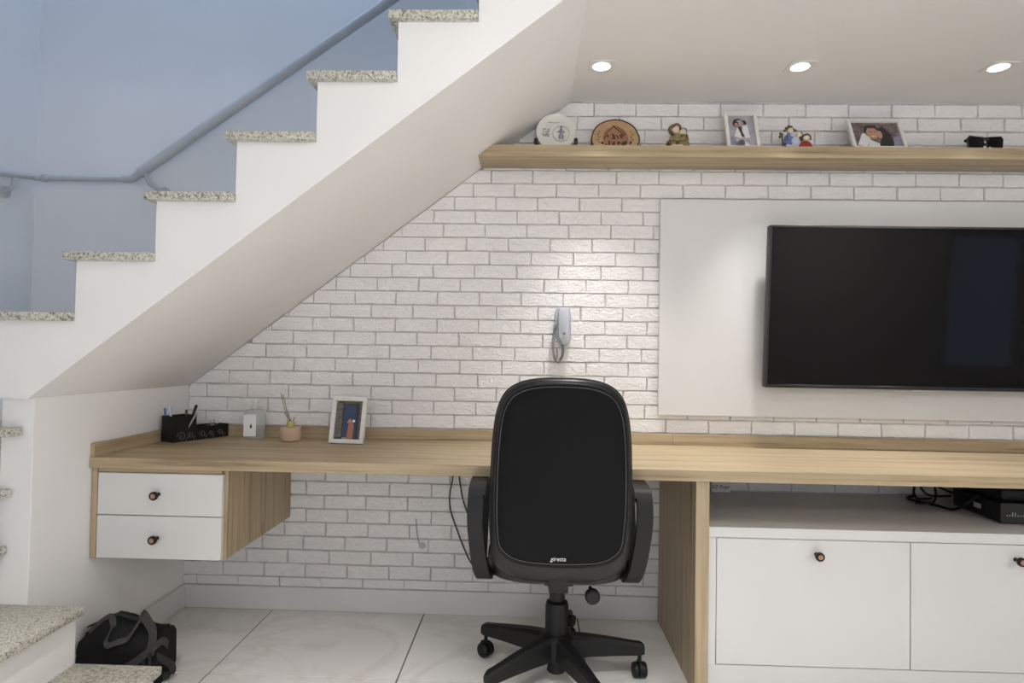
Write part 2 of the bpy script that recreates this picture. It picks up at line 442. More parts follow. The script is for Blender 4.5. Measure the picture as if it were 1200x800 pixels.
for r in range(-2, 36):
    zt = RZ0-r*RP; zb = zt-RP; ph = phase(r)
    for k in range(-1, 25):
        x0 = ph+k*BP; x1 = x0+BP
        p = [(x0+GAP/2, zb+GAP/2), (x1-GAP/2, zb+GAP/2), (x1-GAP/2, zt-GAP/2), (x0+GAP/2, zt-GAP/2)]
        a0 = parea(p)
        for c in ((-1, 0, -.001), (1, 0, XR), (0, -1, -.1015), (0, 1, ZC-.001), (-SM, 1, S0-.004)):
            p = clip(p, *c)
            if len(p) < 3: break
        if len(p) < 3: continue
        a = parea(p)
        if a < .0002: continue
        cx, cz = sum(q[0] for q in p)/len(p), sum(q[1] for q in p)/len(p)
        if hidden(cx, cz): continue
        px, py = proj((cx, 0, cz))
        seen = 0 < px < 1200 and 0 < py < 800 and not (585 < px < 728 and 460 < py < 680) and not (1.99 > cz > 1.91 and cx > 1.32)
        cand.append((seen, round(a, 4), -math.hypot(px-560, py-400), a/a0 > .995, p, (cx, cz), (x0+BP/2, zb+RP/2)))
cand.sort(key=lambda q: (q[0], q[1], q[2]), reverse=True)
rest = MB()
for n, (seen, a, _, full, p, c, ctr) in enumerate(cand):
    rr = random.Random(n)
    o_ = ctr if full else c
    loc = Vector((o_[0]+rr.uniform(-.001, .001), rr.uniform(0, .0015), o_[1]+rr.uniform(-.0008, .0008)))
    if n < 300:
        if full: me = rr.choice(variants)
        else:
            bm = brick_cut(p, o_); me = bpy.data.meshes.new('brick'); bm.to_mesh(me); bm.free(); me.materials.append(M['brick'])
        o = bpy.data.objects.new('brick', me); COL.objects.link(o); o.parent = wb; o.location = loc
    else:
        bm = brick_full(rr) if full else brick_cut(p, o_)
        rest.merge(bm, Matrix.Translation(loc))
ro = rest.build('brickwork', 'brick', wb, angle=28); ro['kind'] = 'stuff'
print('bricks', len(cand), sum(1 for q in cand if q[0]))

# ------------------------------------------------------------------ staircase
st = thing('staircase', 'white staircase with speckled granite treads rising above the desk', 'staircase', (0, 0, 0))
YFACE = -.877; NX = [-.128+.2392*i for i in range(9)]; NZ = [1.2265+.1815*i for i in range(9)]
TT = .025; OV = .026
pts = [(-.102, .97), (0, S0), (XC, ZC-.002), (XC, ZC+.24)]
top = []
for i in range(8):
    a, b = NX[i]+OV, (NX[i+1]+OV if i < 7 else XC)
    top += [(a, NZ[i]-TT), (b, NZ[i]-TT)]
pts = [(-.102, .97), (0, S0+.001), (XC, ZC-.002)] + [p for p in reversed(top)]
MB().prism(pts, 'y', YFACE, -.003).build('upper_flight_body', 'stair', st, smooth=False)
for i in range(8):
    a, b = NX[i], min(NX[i+1]+OV-.001, XC+.05)
    MB().box(a, b, -.902, -.004, NZ[i]-TT, NZ[i], .003, 2).build('tread', 'granite', st)
low = [[(.150, -.85), (.4186, -.85), (.4186, -1.75), (.150, -1.75)],
       [(-.09, -.853), (.1786, -.853), (.1786, -1.75), (-.09, -1.75)],
       [(-.064, -.856), (-.064, -1.75), (XL, -1.75), (XL, -1.35)],
       [(-.055, -.858), (XL, -1.50), (XL, -.858)],
       [(XL, -.905), (-.03, -.905), (-.03, -.853), (-.103, -.853), (-.103, -.66), (XL, -.66)],
       [(XL, -.72), (-.103, -.72), (-.103, -.004), (XL, -.004)]]
lowz = [.1768, .3467, .5250, .6930, .8790, 1.046]
lb = MB()
ins = [[(XL, -.852), (.394, -.852), (.394, -1.75), (XL, -1.75)],
       [(XL, -.854), (.154, -.854), (.154, -1.75), (XL, -1.75)],
       [(-.088, -.858), (-.088, -1.75), (XL, -1.75), (XL, -.858)],
       [(-.10, -.862), (XL, -1.46), (XL, -.862)],
       [(XL, -.88), (-.104, -.88), (-.104, -.006), (XL, -.006)],
       [(XL, -.695), (-.104, -.695), (-.104, -.006), (XL, -.006)]]
z0 = 0
for p, z in zip(ins, lowz):
    lb.prism(p, 'z', z0, z-TT); z0 = z-TT
lb.build('lower_flight_body', 'stair', st, smooth=False)
for p, z in zip(low, lowz): MB().prism(p, 'z', z-TT, z, .003).build('tread', 'granite', st)

# handrail along the stairwell walls
hr = thing('handrail', 'grey tube handrail on the bluish stairwell wall above the stairs', 'handrail', (-.29, 0, 1.87))
def rel(o, pts): L = o.location; return [Vector(p)-L for p in pts]
MB().tube(rel(hr, [(-.222, -.05, 1.892), (.86, -.05, 2.655), (1.60, -.05, 3.175)]), .0215, 14).build('sloping_rail', 'rail', hr)
MB().tube(rel(hr, [(-.68, -.05, 1.868), (-.28, -.05, 1.866)]), .0125, 12).build('level_rail', 'rail', hr)
MB().tube(rel(hr, spline([(-.285, -.05, 1.866), (-.255, -.05, 1.868), (-.222, -.05, 1.892)], 5)), [.016]*11, 12).build('elbow', 'rail', hr)
MB().tube(rel(hr, spline([(-.665, -.05, 1.868), (-.69, -.056, 1.868), (-.692, -.09, 1.864), (-.692, -.40, 1.80)], 5)), .0125, 12).build('return_rail', 'rail', hr)
for x in (-.645, -.655): MB().tube(rel(hr, [(x, -.05, 1.868), (x+.006, -.05, 1.868)]), .0165, 12).build('collar', 'rail', hr)
MB().tube(rel(hr, [(-.294, -.05, 1.866), (-.286, -.05, 1.866)]), .0165, 12).build('collar', 'rail', hr)
for a in ((-.195, -.05, 1.895), (1.3, -.05, 2.95)):
    b = MB(); b.tube(rel(hr, spline([a, (a[0]+.02, -.05, a[2]-.05), (a[0]+.06, -.012, a[2]-.075)], 4)), .009, 8)
    b.lathe([(.024, 0), (.024, .006), (.012, .010)], rel(hr, [(a[0]+.06, -.002, a[2]-.075)])[0], 14, Matrix.Rotation(PI/2, 4, 'X')); b.build('bracket', 'rail', hr)
b = MB(); b.tube(rel(hr, spline([(-.692, -.16, 1.848), (-.692, -.16, 1.80), (-.726, -.16, 1.78)], 4)), .009, 8)
b.lathe([(.026, 0), (.026, .006), (.012, .010)], rel(hr, [(-.729, -.16, 1.775)])[0], 14, Matrix.Rotation(PI/2, 4, 'Y')); b.build('bracket', 'rail', hr)

# ------------------------------------------------------------------ lamps
def downlight(x, y, label, power, cone, group='recessed ceiling downlights'):
    t = thing('downlight', label, 'ceiling light', (x, y, ZC), group=group)
    o = MB(); h = .047; r = .035; n = 28
    out = [(h*max(-1, min(1, 1.45*math.cos(2*PI*i/n))), h*max(-1, min(1, 1.45*math.sin(2*PI*i/n)))) for i in range(n)]
    bm = o.bm
    A = [bm.verts.new((p[0], p[1], -.001)) for p in out]; B = [bm.verts.new((p[0], p[1], -.005)) for p in out]
    Cc = [bm.verts.new((r*math.cos(2*PI*i/n), r*math.sin(2*PI*i/n), -.005)) for i in range(n)]
    D = [bm.verts.new((r*.96*math.cos(2*PI*i/n), r*.96*math.sin(2*PI*i/n), -.0012)) for i in range(n)]
    for X, Y in ((A, B), (B, Cc), (Cc, D)):
        for i in range(n): bm.faces.new((X[i], X[(i+1) % n], Y[(i+1) % n], Y[i]))
    bmesh.ops.recalc_face_normals(bm, faces=bm.faces[:])
    o.build('trim_ring', 'glassrim', t)
    MB().lathe([(.031, -.0015), (.029, -.006), (.018, -.010), (.004, -.011)], (0, 0, 0), 24).build('lens', 'bulb', t)
    l = bpy.data.lights.new('downlight_beam', 'SPOT'); l.energy = power; l.spot_size = math.radians(cone); l.spot_blend = 1.0
    l.shadow_soft_size = .028; l.color = (1, .98, .96)
    lo = bpy.data.objects.new('downlight_beam', l); COL.objects.link(lo); lo.location = (x, y, ZC-.045)
for x, lab in ((1.7586, 'leftmost round ceiling downlight, nearest the sloping stair underside'),
               (2.5086, 'middle ceiling downlight, above the white portrait photo frame'),
               (3.245, 'rightmost ceiling downlight, above the black sunglasses on the shelf')): downlight(x, -.342, lab, DOWNLIGHT_POWER, 69)
for x, lab in ((.85, 'added fill spot over the floor in front of the drawers'), (1.95, 'added fill spot over the floor behind the office chair')): downlight(x, -2.15, lab, FLOOR_FILL_POWER, 96, 'added fill spots over the open floor')  # spots added out of view so the floor bounces light under the desk
def ceiling_lamp(x, y, power, lab):
    t = thing('ceiling_lamp', lab, 'ceiling light', (x, y, ZC))
    MB().lathe([(.20, 0), (.20, -.02), (.19, -.028)], (0, 0, 0), 36).build('base_plate', 'white_plastic', t)
    r = .15; L_ = power/(PI*2*PI*r*r*.85)
    MB().lathe([(r*math.cos(a), -.028-r*.8*math.sin(a)) for a in (0, .2, .4, .6, .8, 1.0, 1.2, 1.4, 1.54)], (0, 0, 0), 36).build('lit_dome', emit('lit_glass_dome', (1, .985, .965), L_), t)
ceiling_lamp(4.70, -3.50, LAMP_A, 'round ceiling lamp at the far right end of the room')
ceiling_lamp(1.75, -1.72, LAMP_B, 'round ceiling lamp out in the room, in front of the stairs')

# ------------------------------------------------------------------ shelf
SZ0, SZ1, SY = 1.9394, 1.9856, -.18
o = MB(); o.prism([((SZ0-S0)/SM+.003, SZ0), (XE, SZ0), (XE, SZ1), ((SZ1-S0)/SM+.003, SZ1)], 'y', SY, -BT-.001, .001)
tag(o.build('wall_shelf', 'oak_x'), 'long oak floating shelf high on the white brick wall', 'shelf')

# ------------------------------------------------------------------ desk and drawers
DZ, DB, DY = .75, .7125, -.61
dk = thing('desk', 'long oak wall desk running the length of the brick wall', 'desk', (0, 0, 0))
MB().box(0.001, XE, DY, -BT-.002, DB, DZ, .0015).build('worktop', 'oak_x', dk)
MB().box(0.016, 2.118, -.027, -BT-.002, DZ, .7962, .001).build('back_upstand', 'oak_x', dk)
MB().box(2.119, XE, -.027, -BT-.002, DZ, .7962, .001).build('back_upstand', 'oak_x', dk)
MB().box(0.001, .015, -.606, -.028, DZ, .7962, .001).build('side_upstand', 'oak_y', dk)
MB().box(2.0646, 2.1092, -.595, -.015, 0, DB, .001).build('leg_panel', 'oak_z', dk)

def knob(parent, x, y, z, face):
    R = Matrix.Rotation(PI/2, 4, 'X')
    k = MB(); k.lathe([(.007, 0), (.0055, .004), (.0055, .018), (.0125, .020), (.0148, .023), (.0148, .031), (.0130, .0335), (.0098, .0335)], (0, 0, 0), 20, R)
    k.mi = 1; k.lathe([(.0098, .0325), (.0096, .0334), (.004, .0338)], (0, 0, 0), 20, R)
    o = k.build('knob', ['bronze', face], parent); o.location = (x, y, z); return o
du = thing('drawer_unit', 'two-drawer unit of oak and white under the left end of the desk', 'drawer unit', (.24, -.3, .404))
L = du.location
c = MB()
c.box(.002-L.x, .0215-L.x, -.595-L.y, -.014-L.y, 0, DB-.001-L.z, .0008)
c.build('side_panel', 'oak_z', du)
MB().box(.4525-L.x, .4687-L.x, -.575-L.y, -.014-L.y, 0, DB-.001-L.z, .0008).build('side_panel', 'oak_z', du)
MB().box(.022-L.x, .452-L.x, -.575-L.y, -.014-L.y, 0, .015, .0005).build('bottom_panel', 'oak_x', du)
MB().box(.022-L.x, .452-L.x, -.590-L.y, -.014-L.y, .697-L.z, DB-.001-L.z, .0005).build('top_panel', 'oak_x', du)
for z0, z1 in ((.4045, .5495), (.5525, .6955)):
    d = MB().box(.0235-L.x, .4575-L.x, -.594-L.y, -.577-L.y, z0-L.z, z1-L.z, .001).build('drawer', 'lacquer', du)
    kz = .625 if z1 > .6 else .476
    knob(d, .236-L.x, -.594-L.y, kz-L.z, 'knob_face')

# ------------------------------------------------------------------ low cabinet
lc = thing('low_cabinet', 'white low cabinet with round knobs under the right part of the desk', 'cabinet', (2.11, 0, 0))
CX0 = 2.1095
ca = MB(); cy0 = -.58
def cb(x0, x1, y0, y1, z0, z1, bev=.001): ca.box(x0-2.11, x1-2.11, y0, y1, z0, z1, bev)
cb(CX0, XE-.002, cy0, -.014, .5225, .557)                     # top
cb(CX0, 2.1375, cy0, -.014, .10, .522)                        # left side
cb(XE-.03, XE-.002, cy0, -.014, .10, .522)
cb(2.138, XE-.031, cy0+.03, -.014, .10, .118)
ca.build('carcass', 'lacquer', lc)
MB().box(CX0-2.11, XE-.002-2.11, cy0+.004, cy0+.022, 0, .099, .001).build('plinth', 'lacquer', lc)
for x0, x1, kx in ((2.1395, 2.7765, 2.468), (2.7795, 3.4165, 3.118), (3.4195, 4.165, 3.77)):
    d = MB().box(x0-2.11, x1-2.11, cy0, cy0+.018, .1025, .5205, .0012).build('door', 'lacquer', lc)
    knob(d, kx-2.11, cy0, .474, 'pink_face')

# ------------------------------------------------------------------ television
tag(MB().box(2.053, 4.13, -.034, -BT-.003, .878, 1.803, .001).build('wall_panel', 'lacquer'), 'large white lacquered panel behind the television on the brick wall', 'panel')
TW, TH = 1.235, .664
tv = thing('television', 'large black flat television mounted on the white wall panel', 'television', (2.472+TW/2, -.112, 1.0075), (.066, 0, 0))
body = MB(); body.box(-TW/2, TW/2, .003, .035, 0, TH, .004, 2); body.build('back_shell', 'tv_plastic', tv)
bz = MB(); b_ = .009
for q in ((-TW/2, TW/2, 0, .014), (-TW/2, TW/2, TH-b_, TH), (-TW/2, -TW/2+b_, .014, TH-b_), (TW/2-b_, TW/2, .014, TH-b_)):
    bz.box(q[0], q[1], -.004, .003, q[2], q[3], .001)
bz.build('bezel', 'tv_plastic', tv)
MB().box(-TW/2+b_, TW/2-b_, -.001, .0028, .014, TH-b_).build('screen', 'screen', tv)
MB().box(-.025, .025, -.003, .010, -.006, .0, .001).build('sensor_bar', 'grey_plastic', tv)
MB().box(-.2, .2, .036, .060, .15, .5, .003).build('wall_mount', 'tv_plastic', tv)

# ------------------------------------------------------------------ intercom
ic = thing('intercom_phone', 'grey wall intercom handset with coiled cord on the brick wall', 'intercom', (1.644, -BT-.001, 1.25))
MB().prism([(-.036, .055), (-.030, .082), (.026, .082), (.032, .055), (.033, -.050), (.024, -.080), (-.010, -.085), (-.034, -.04)], 'y', -.022, 0, .004).build('base', 'grey_plastic', ic)
h = MB(); h.prism([(-.020, .080), (.020, .080), (.0255, .06), (.0265, -.040), (.020, -.078), (-.004, -.082), (-.022, -.045), (-.0245, .06)], 'y', -.050, -.0225, .006)
h.build('handset', 'grey_plastic', ic)
MB().ball((.002, -.051, -.032), (.006, .002, .003), 10).build('button', 'ink', ic)
cc = MB(); path = spline([(-.030, -.018, .005), (-.040, -.022, -.03), (-.043, -.022, -.09), (-.036, -.022, -.135), (-.020, -.022, -.152), (-.004, -.022, -.130), (.000, -.024, -.100), (-.004, -.030, -.082)], 40)
hel = []
for i, p in enumerate(path):
    a = i*.9; t = (path[min(i+1, len(path)-1)]-path[max(i-1, 0)]).normalized(); n1 = Vector((0, 1, 0)); n2 = t.cross(n1)
    hel.append(p+(n1*math.cos(a)+n2*math.sin(a))*.0055)
cc.tube(hel, .0019, 5); cc.build('coiled_cord', 'cord', ic)

# ------------------------------------------------------------------ office chair
AX = 1.603
ch = thing('office_chair', 'black swivel office chair seen from behind, pushed under the desk', 'office chair', (1.610, -.512, 0))
CL = ch.location
HW = [(.4190, .075), (.4230, .125), (.4350, .165), (.462, .198), (.495, .210), (.560, .2145), (.62, .2165), (.70, .2155), (.78, .213), (.86, .209), (.931, .201), (.982, .187), (1.018, .162), (1.0405, .120), (1.051, .065)]
def back_y(z, x=0):                         # rear surface of the backrest: leans away from the desk towards the top, wraps slightly forward
    t = (z-.42)/.63
    return -.775-.075*t-.025*math.sin(PI*t)+.55*x*x
def outline(side, top, bot):
    """backrest outline drawn in by the given margins"""
    z0, z1 = .4175, 1.0535
    pts = [(w_, z) for z, w_ in HW]
    pts = [(w_, z) for w_, z in pts]+[(0, z1)]+[(-w_, z) for w_, z in reversed(pts)]+[(0, z0)]
    sp = spline([(x, 0, z) for x, z in pts], 4, True)
    k = (.2165-side)/.2165
    return [(AX+p.x*k, z0+bot+(p.z-z0)*(z1-top-z0-bot)/(z1-z0)) for p in sp]
def layered(layers, parent, name, mat, fan0=True, fan1=True):
    o = MB(); bm = o.bm; rings = []
    for sd, tp, bt, dy in layers:
        rings.append([bm.verts.new(Vector((x, back_y(z, x-AX)+dy, z))-CL) for x, z in outline(sd, tp, bt)])
    n = len(rings[0])
    for a, b in zip(rings, rings[1:]):
        for i in range(n): bm.faces.new((a[i], a[(i+1) % n], b[(i+1) % n], b[i]))
    for ring, do in ((rings[0], fan0), (rings[-1], fan1)):
        if do: bm.faces.new(ring)
    bmesh.ops.recalc_face_normals(bm, faces=bm.faces[:])
    return o.build(name, mat, parent, angle=60)
bk = layered([(.150, .20, .20, .008), (.06, .08, .12, .008), (.018, .018, .064, .007), (.010, .010, .030, .010), (.003, .003, .010, .018), (0, 0, 0, .030), (0, 0, 0, .052), (.004, .004, .005, .070), (.014, .014, .018, .082), (.05, .05, .06, .090), (.15, .2, .2, .092)], ch, 'backrest', 'black_leather')
layered([(.0175, .0175, .062, .0085), (.021, .021, .066, .004), (.05, .06, .10, .001), (.10, .14, .17, -.001), (.17, .26, .26, -.001)], bk, 'rear_panel', 'black_fabric', fan0=False)
def ringtube(sd, tp, bt, dy, r, name, mat, parent):
    MB().tube([Vector((x, back_y(z, x-AX)+dy, z))-CL for x, z in outline(sd, tp, bt)], r, 6, True).build(name, mat, parent)
ringtube(.015, .015, .058, .0075, .0032, 'piping', 'black_plastic', bk)
ringtube(.022, .024, .070, .0030, .0008, 'stitching', 'thread', bk)
ringtube(.0005, .0005, .001, .036, .0045, 'edge_piping', 'black_plastic', bk)
mx_ = Matrix.Translation(Vector((1.597, back_y(.506)-.0012, .506))-CL) @ RXF
lettering(bk, 'giretta', .018, 'photo_white', mx_, .0004, .25)
# seat
sb = MB()
sp = []
for i in range(40):
    a = 2*PI*i/40; e = .6
    cx, sy = math.cos(a), math.sin(a)
    sp.append((AX+.235*math.copysign(abs(cx)**e, cx), -.50+.235*math.copysign(abs(sy)**e, sy)))
bm = sb.bm; rings = []
for s, z in ((.80, .395), (.97, .405), (1.0, .425), (1.0, .450), (.96, .470), (.85, .478), (.4, .472)):
    rings.append([bm.verts.new(Vector((AX+(x-AX)*s, -.5+(y+.5)*s, z))-CL) for x, y in sp])
for a, b in zip(rings, rings[1:]):
    for i in range(40): bm.faces.new((a[i], a[(i+1) % 40], b[(i+1) % 40], b[i]))
bm.faces.new(rings[0][::-1]); bm.faces.new(rings[-1]); sb.build('seat', 'black_leather', ch)
m_ = MB(); m_.box(-.05, .05, -.09, .14, .35, .392, .008, 2)
m_.build('tilt_mechanism', 'black_plastic', ch)
b = MB(); b.tube([Vector((AX, -.63, .375))-CL, Vector((AX, -.73, .385))-CL, Vector((AX, -.755, .42))-CL, Vector((AX, -.755, .56))-CL], .02, 8, flat=(.06, .012, (1, 0, 0))); b.build('back_bracket', 'black_plastic', ch)
k = MB(); k.lathe([(.016, 0), (.024, .006), (.024, .022), (.018, .028)], Vector((1.712, -.690, .362))-CL, 16, Matrix.Rotation(PI/2, 4, 'X')); k.lathe([(.006, -.06), (.006, 0)], Vector((1.712, -.690, .362))-CL, 10, Matrix.Rotation(PI/2, 4, 'X')); k.build('tension_knob', 'black_plastic', ch)
k = MB(); k.tube([Vector((1.652, -.50, .20))-CL, Vector((1.668, -.51, .20))-CL], .02, 12); k.build('lever_cap', 'black_plastic', ch)
# arms: one loop each side
for sgn in (-1, 1):
    x = AX+sgn*.262
    loop = [(-.700, .690), (-.728, .655), (-.722, .58), (-.690, .46), (-.655, .405), (-.585, .392), (-.53, .41)]
    a = MB()
    p3 = [Vector((x+sgn*(.004 if z > .5 else -.006-.02*max(0, (.47-z)/.08)), y, z))-CL for y, z in loop]
    a.tube(spline(p3, 5), 0, flat=(.048, .026, (1, 0, 0)))
    a.build('arm_strut', 'black_plastic', ch)
    a = MB()
    f3 = [Vector((x, y, z))-CL for y, z in [(-.53, .41), (-.47, .50), (-.43, .62), (-.44, .672)]]
    a.tube(spline(f3, 5), 0, flat=(.044, .024, (1, 0, 0))); a.build('arm_strut', 'black_plastic', ch)
    a = MB(); a.tube(spline([Vector((x, y, z))-CL for y, z in [(-.722, .672), (-.700, .692), (-.66, .699), (-.56, .699), (-.45, .692), (-.425, .672)]], 5), 0, flat=(.052, .022, (1, 0, 0)))
    a.build('arm_pad', 'black_leather', ch)
    a = MB(); a.box(min(sgn*.17, sgn*.258)-.007, max(sgn*.17, sgn*.258)-.007, -.09, -.03, .383, .396, .003); a.build('arm_bracket', 'black_plastic', ch)
# column and base
k = MB(); k.lathe([(.030, .03), (.033, .034), (.030, .05), (.030, .15), (.0395, .155), (.0405, .17), (.0400, .255), (.037, .268), (.030, .272), (.027, .275), (.026, .345)], (0, 0, 0), 24); k.build('column', 'black_plastic', ch)
k = MB(); k.lathe([(.044, .075), (.058, .082), (.058, .150), (.046, .162), (.036, .166)], (0, 0, 0), 24); k.build('hub', 'black_plastic', ch)
for i in range(5):
    ang = math.radians(6+72*i); R = Matrix.Rotation(ang, 4, 'Z')
    l = MB(); bm = bmesh.new(); secs = []
    for r, w_, zb, zt in ((.045, .027, .082, .158), (.12, .024, .085, .150), (.20, .020, .085, .138), (.27, .017, .083, .126), (.298, .0165, .083, .122), (.310, .013, .086, .114)):
        secs.append([bm.verts.new(R @ Vector((r, y, z))) for y, z in ((-w_, zb), (w_, zb), (w_, zt-.010), (w_*.62, zt), (-w_*.62, zt), (-w_, zt-.010))])
    for a, b in zip(secs, secs[1:]):
        for q in range(6): bm.faces.new((a[q], a[(q+1) % 6], b[(q+1) % 6], b[q]))
    bm.faces.new(secs[0][::-1]); bm.faces.new(secs[-1]); bmesh.ops.recalc_face_normals(bm, faces=bm.faces[:])
    l.merge(bm); lo = l.build('base_leg', 'black_plastic', ch, angle=30)
    ca_ = MB(); c0 = R @ Vector((.295, 0, 0)); RW = Matrix.Rotation(math.radians(96+20*i), 4, 'Z') @ Matrix.Rotation(PI/2, 4, 'X')
    off = RW @ Vector((0, .022, 0)); 
    ca_.lathe([(.007, .05), (.007, .085)], c0, 10)
    for sg in (-1, 1):
        ca_.lathe([(.012, sg*.004), (.025, sg*.006), (.0265, sg*.010), (.0265, sg*.018), (.022, sg*.0235), (.008, sg*.0245)][::sg], c0+Vector((0, 0, .0268)), 20, RW)
    ca_.lathe([(.020, -.005), (.030, -.004), (.030, .004), (.020, .005)], c0+Vector((0, 0, .0305)), 20, RW)
    ca_.build('caster', 'black_plastic', lo)

# ------------------------------------------------------------------ photo frames
def frame(name, label, w_, h_, loc, rotz, lean, border, paint_fn, group='white photo frames'):
    t = thing(name, label, 'photo frame', loc, (0, 0, rotz), group)
    sub = Matrix.Rotation(-lean, 4, 'X')                         # front faces -y, top leans back (+y)
    f = MB(); b = border
    bm = MB()
    for q in ((-w_/2, w_/2, 0, b), (-w_/2, w_/2, h_-b, h_), (-w_/2, -w_/2+b, b, h_-b), (w_/2-b, w_/2, b, h_-b)):
        bm.box(q[0], q[1], -.006, .010, q[2], q[3], .0012)
    o = bm.build('frame_border', 'frame_white', t); o.matrix_local = sub
    o = MB().box(-w_/2+b*.6, w_/2-b*.6, .0045, .009, b*.6, h_-b*.6).build('backing', 'dark_wood', t); o.matrix_local = sub
    o = MB(); o.tube([(0, .010, h_*.62), (0, .010+h_*.62*math.tan(lean*1.0+.30), .012)], 0, flat=(.03, .003, (1, 0, 0))); o = o.build('easel_leg', 'dark_wood', t); o.matrix_local = sub
    p = MB(); mats = []
    W, H = w_-2*b, h_-2*b
    def shape(mat, pts, lvl):
        if mat not in mats: mats.append(mat)
        p.mi = mats.index(mat)
        p.poly([(-W/2+u*W, .0040-.00025*lvl, b+v*H) for u, v in pts])
    paint_fn(shape); o = p.build('photo_print', mats, t, smooth=False); o.matrix_local = sub
    return t
def ell(cu, cv, ru, rv, n=14): return [(cu+ru*math.cos(2*PI*i/n), cv+rv*math.sin(2*PI*i/n)) for i in range(n)]
FULL = [(0,0),(1,0),(1,1),(0,1)]
def pic_desk(s):
    s('photo_navy', FULL, 0)
    s('photo_stone', [(0,.03),(.26,.05),(.24,.95),(0,1)], 1); s('photo_stone', [(.90,0),(1,0),(1,1),(.88,.95)], 1)
    s('photo_blue', [(.30,.05),(.78,.04),(.76,.88),(.33,.90)], 1)
    s('leaf', [(.30,.93),(1,.95),(1,1),(.26,1)], 2)
    s('photo_orange', [(.46,.0),(.70,.0),(.72,.34),(.66,.46),(.54,.46),(.50,.30)], 2)
    s('skin', ell(.56,.49,.06,.045), 3); s('skin', ell(.50,.45,.05,.03), 3); s('photo_white', ell(.70,.48,.055,.035), 3)
    s('photo_grey', [(.30,.0),(.46,.0),(.46,.05),(.30,.04)], 2)
def pic_wedding(s):
    s('photo_grey', FULL, 0); s('photo_lilac', [(0,0),(.55,0),(.6,.20),(.3,.33),(0,.30)], 1)
    s('photo_dark', ell(.30,.74,.12,.10), 1); s('photo_dark', [(.16,.72),(.24,.88),(.42,.92),(.60,.85),(.42,.87),(.28,.82)], 2)
    s('photo_dark', ell(.62,.78,.10,.08), 2); s('skin', ell(.32,.72,.07,.06), 3); s('skin', ell(.56,.76,.05,.05), 3)
    s('photo_dark', [(.36,.64),(.50,.66),(.52,.46),(.60,.34),(.50,.32),(.42,.50)], 2)
    s('photo_white', [(.18,.30),(.36,.64),(.44,.48),(.48,.30),(.80,.02),(.30,.02)], 1)
    s('photo_white', [(.56,.70),(.74,.70),(.80,.30),(.62,.28),(.54,.50)], 1)
def pic_couple(s):
    s('photo_crowd', FULL, 0)
    s('photo_white', [(.06,.10),(.20,.55),(.34,.62),(.36,.30),(.24,.04)], 1)
    s('photo_dark', ell(.42,.66,.17,.26), 1); s('skin', ell(.43,.58,.13,.24), 2); s('photo_dark', [(.28,.72),(.34,.90),(.52,.90),(.58,.70),(.50,.78),(.36,.78)], 3)
    s('photo_dark', [(.50,.0),(.60,.40),(.58,.78),(.68,.86),(.80,.60),(.86,.0)], 2)
    s('skin', ell(.58,.52,.05,.16), 3); s('photo_white', [(.26,.0),(.34,.32),(.52,.16),(.52,.0)], 3)
    s('photo_dark', [(.36,.62),(.42,.62),(.42,.64),(.36,.64)], 4); s('photo_dark', [(.46,.62),(.52,.62),(.52,.64),(.46,.64)], 4); s('photo_white', [(.38,.46),(.48,.46),(.46,.43),(.40,.43)], 4)
    s('photo_lilac', [(.80,.0),(1,.0),(1,.50),(.86,.40)], 3)
frame('photo_frame', 'white portrait photo frame on the desk, blue door in its picture', .146, .190, (.760, -.193, DZ+.0025), -.10, .21, .017, pic_desk)
frame('photo_frame', 'white portrait wedding photo frame standing on the shelf', .136, .182, (2.372, -.135, SZ1+.0035), .0, .32, .014, pic_wedding)
frame('photo_frame', 'white landscape photo frame with a couple, on the shelf', .218, .160, (2.925, -.140, SZ1+.004), .0, .42, .013, pic_couple)

# ------------------------------------------------------------------ shelf ornaments
def squiggle(b, rnd, u0, u1, v, h, y, n=4):
    """row of handwriting-like strokes in the xz plane"""
    x = u0
    while x < u1-h*.4:
        wd = h*rnd.uniform(.5, .8); pts = [(x+wd*rnd.uniform(0, 1), y, v+h*rnd.uniform(-.5, .5)) for _ in range(n)]
        b.tube(spline(pts, 3), h*.12, 4); x += wd*1.15
# plate on a stand
t = thing('decorative_plate', 'round cream souvenir plate on a dark stand, shelf left end', 'plate', (1.598, -.066, SZ1))
tilt = Matrix.Rotation(PI/2-.16, 4, 'X'); pc = (0, .002, .091)
PM = Matrix.Translation(pc) @ tilt
MB().lathe([(.004, -.004), (.045, -.004), (.078, .003), (.085, .009), (.0845, .0115), (.076, .006), (.055, .001), (.004, .000)], pc, 40, tilt).build('plate', 'porcelain', t)
rm = MB(); rm.lathe([(.0335, .001), (.0335, .004), (.036, .004), (.036, .001)], (.022, -.004, 0), 30, cap=False)
o = rm.build('round_relief', 'porcelain_shade', t); o.matrix_local = PM
fg = MB(); 
fg.ball((.022, .006, .004), (.008, .016, .004)); fg.ball((.022, .026, .005), (.0045, .0055, .004)); fg.ball((.016, -.020, .004), (.005, .012, .003)); fg.ball((.029, -.020, .004), (.005, .012, .003))
fg.ball((.010, .004, .003), (.006, .003, .002)); fg.ball((.034, .004, .003), (.006, .003, .002)); o = fg.build('painted_figure', 'photo_lilac', t); o.matrix_local = PM
wr_ = MB(); rnd = random.Random(4)
for v in (.016, .006, -.004, -.014): squiggle(wr_, rnd, -.058, -.024, v, .0085, 0)
o = wr_.build('lettering', 'ink_green', t); o.matrix_local = PM @ Matrix.Translation((0, 0, .0015)) @ Matrix.Rotation(-PI/2, 4, 'X')
wr_ = MB(); rnd = random.Random(9); wr_.tube([(-.034, 0, .048), (-.01, 0, .045), (.016, 0, .046)], .0008, 4)
o = wr_.build('painted_line', 'ink', t); o.matrix_local = PM @ Matrix.Translation((0, 0, .0035)) @ Matrix.Rotation(-PI/2, 4, 'X')
s_ = MB()
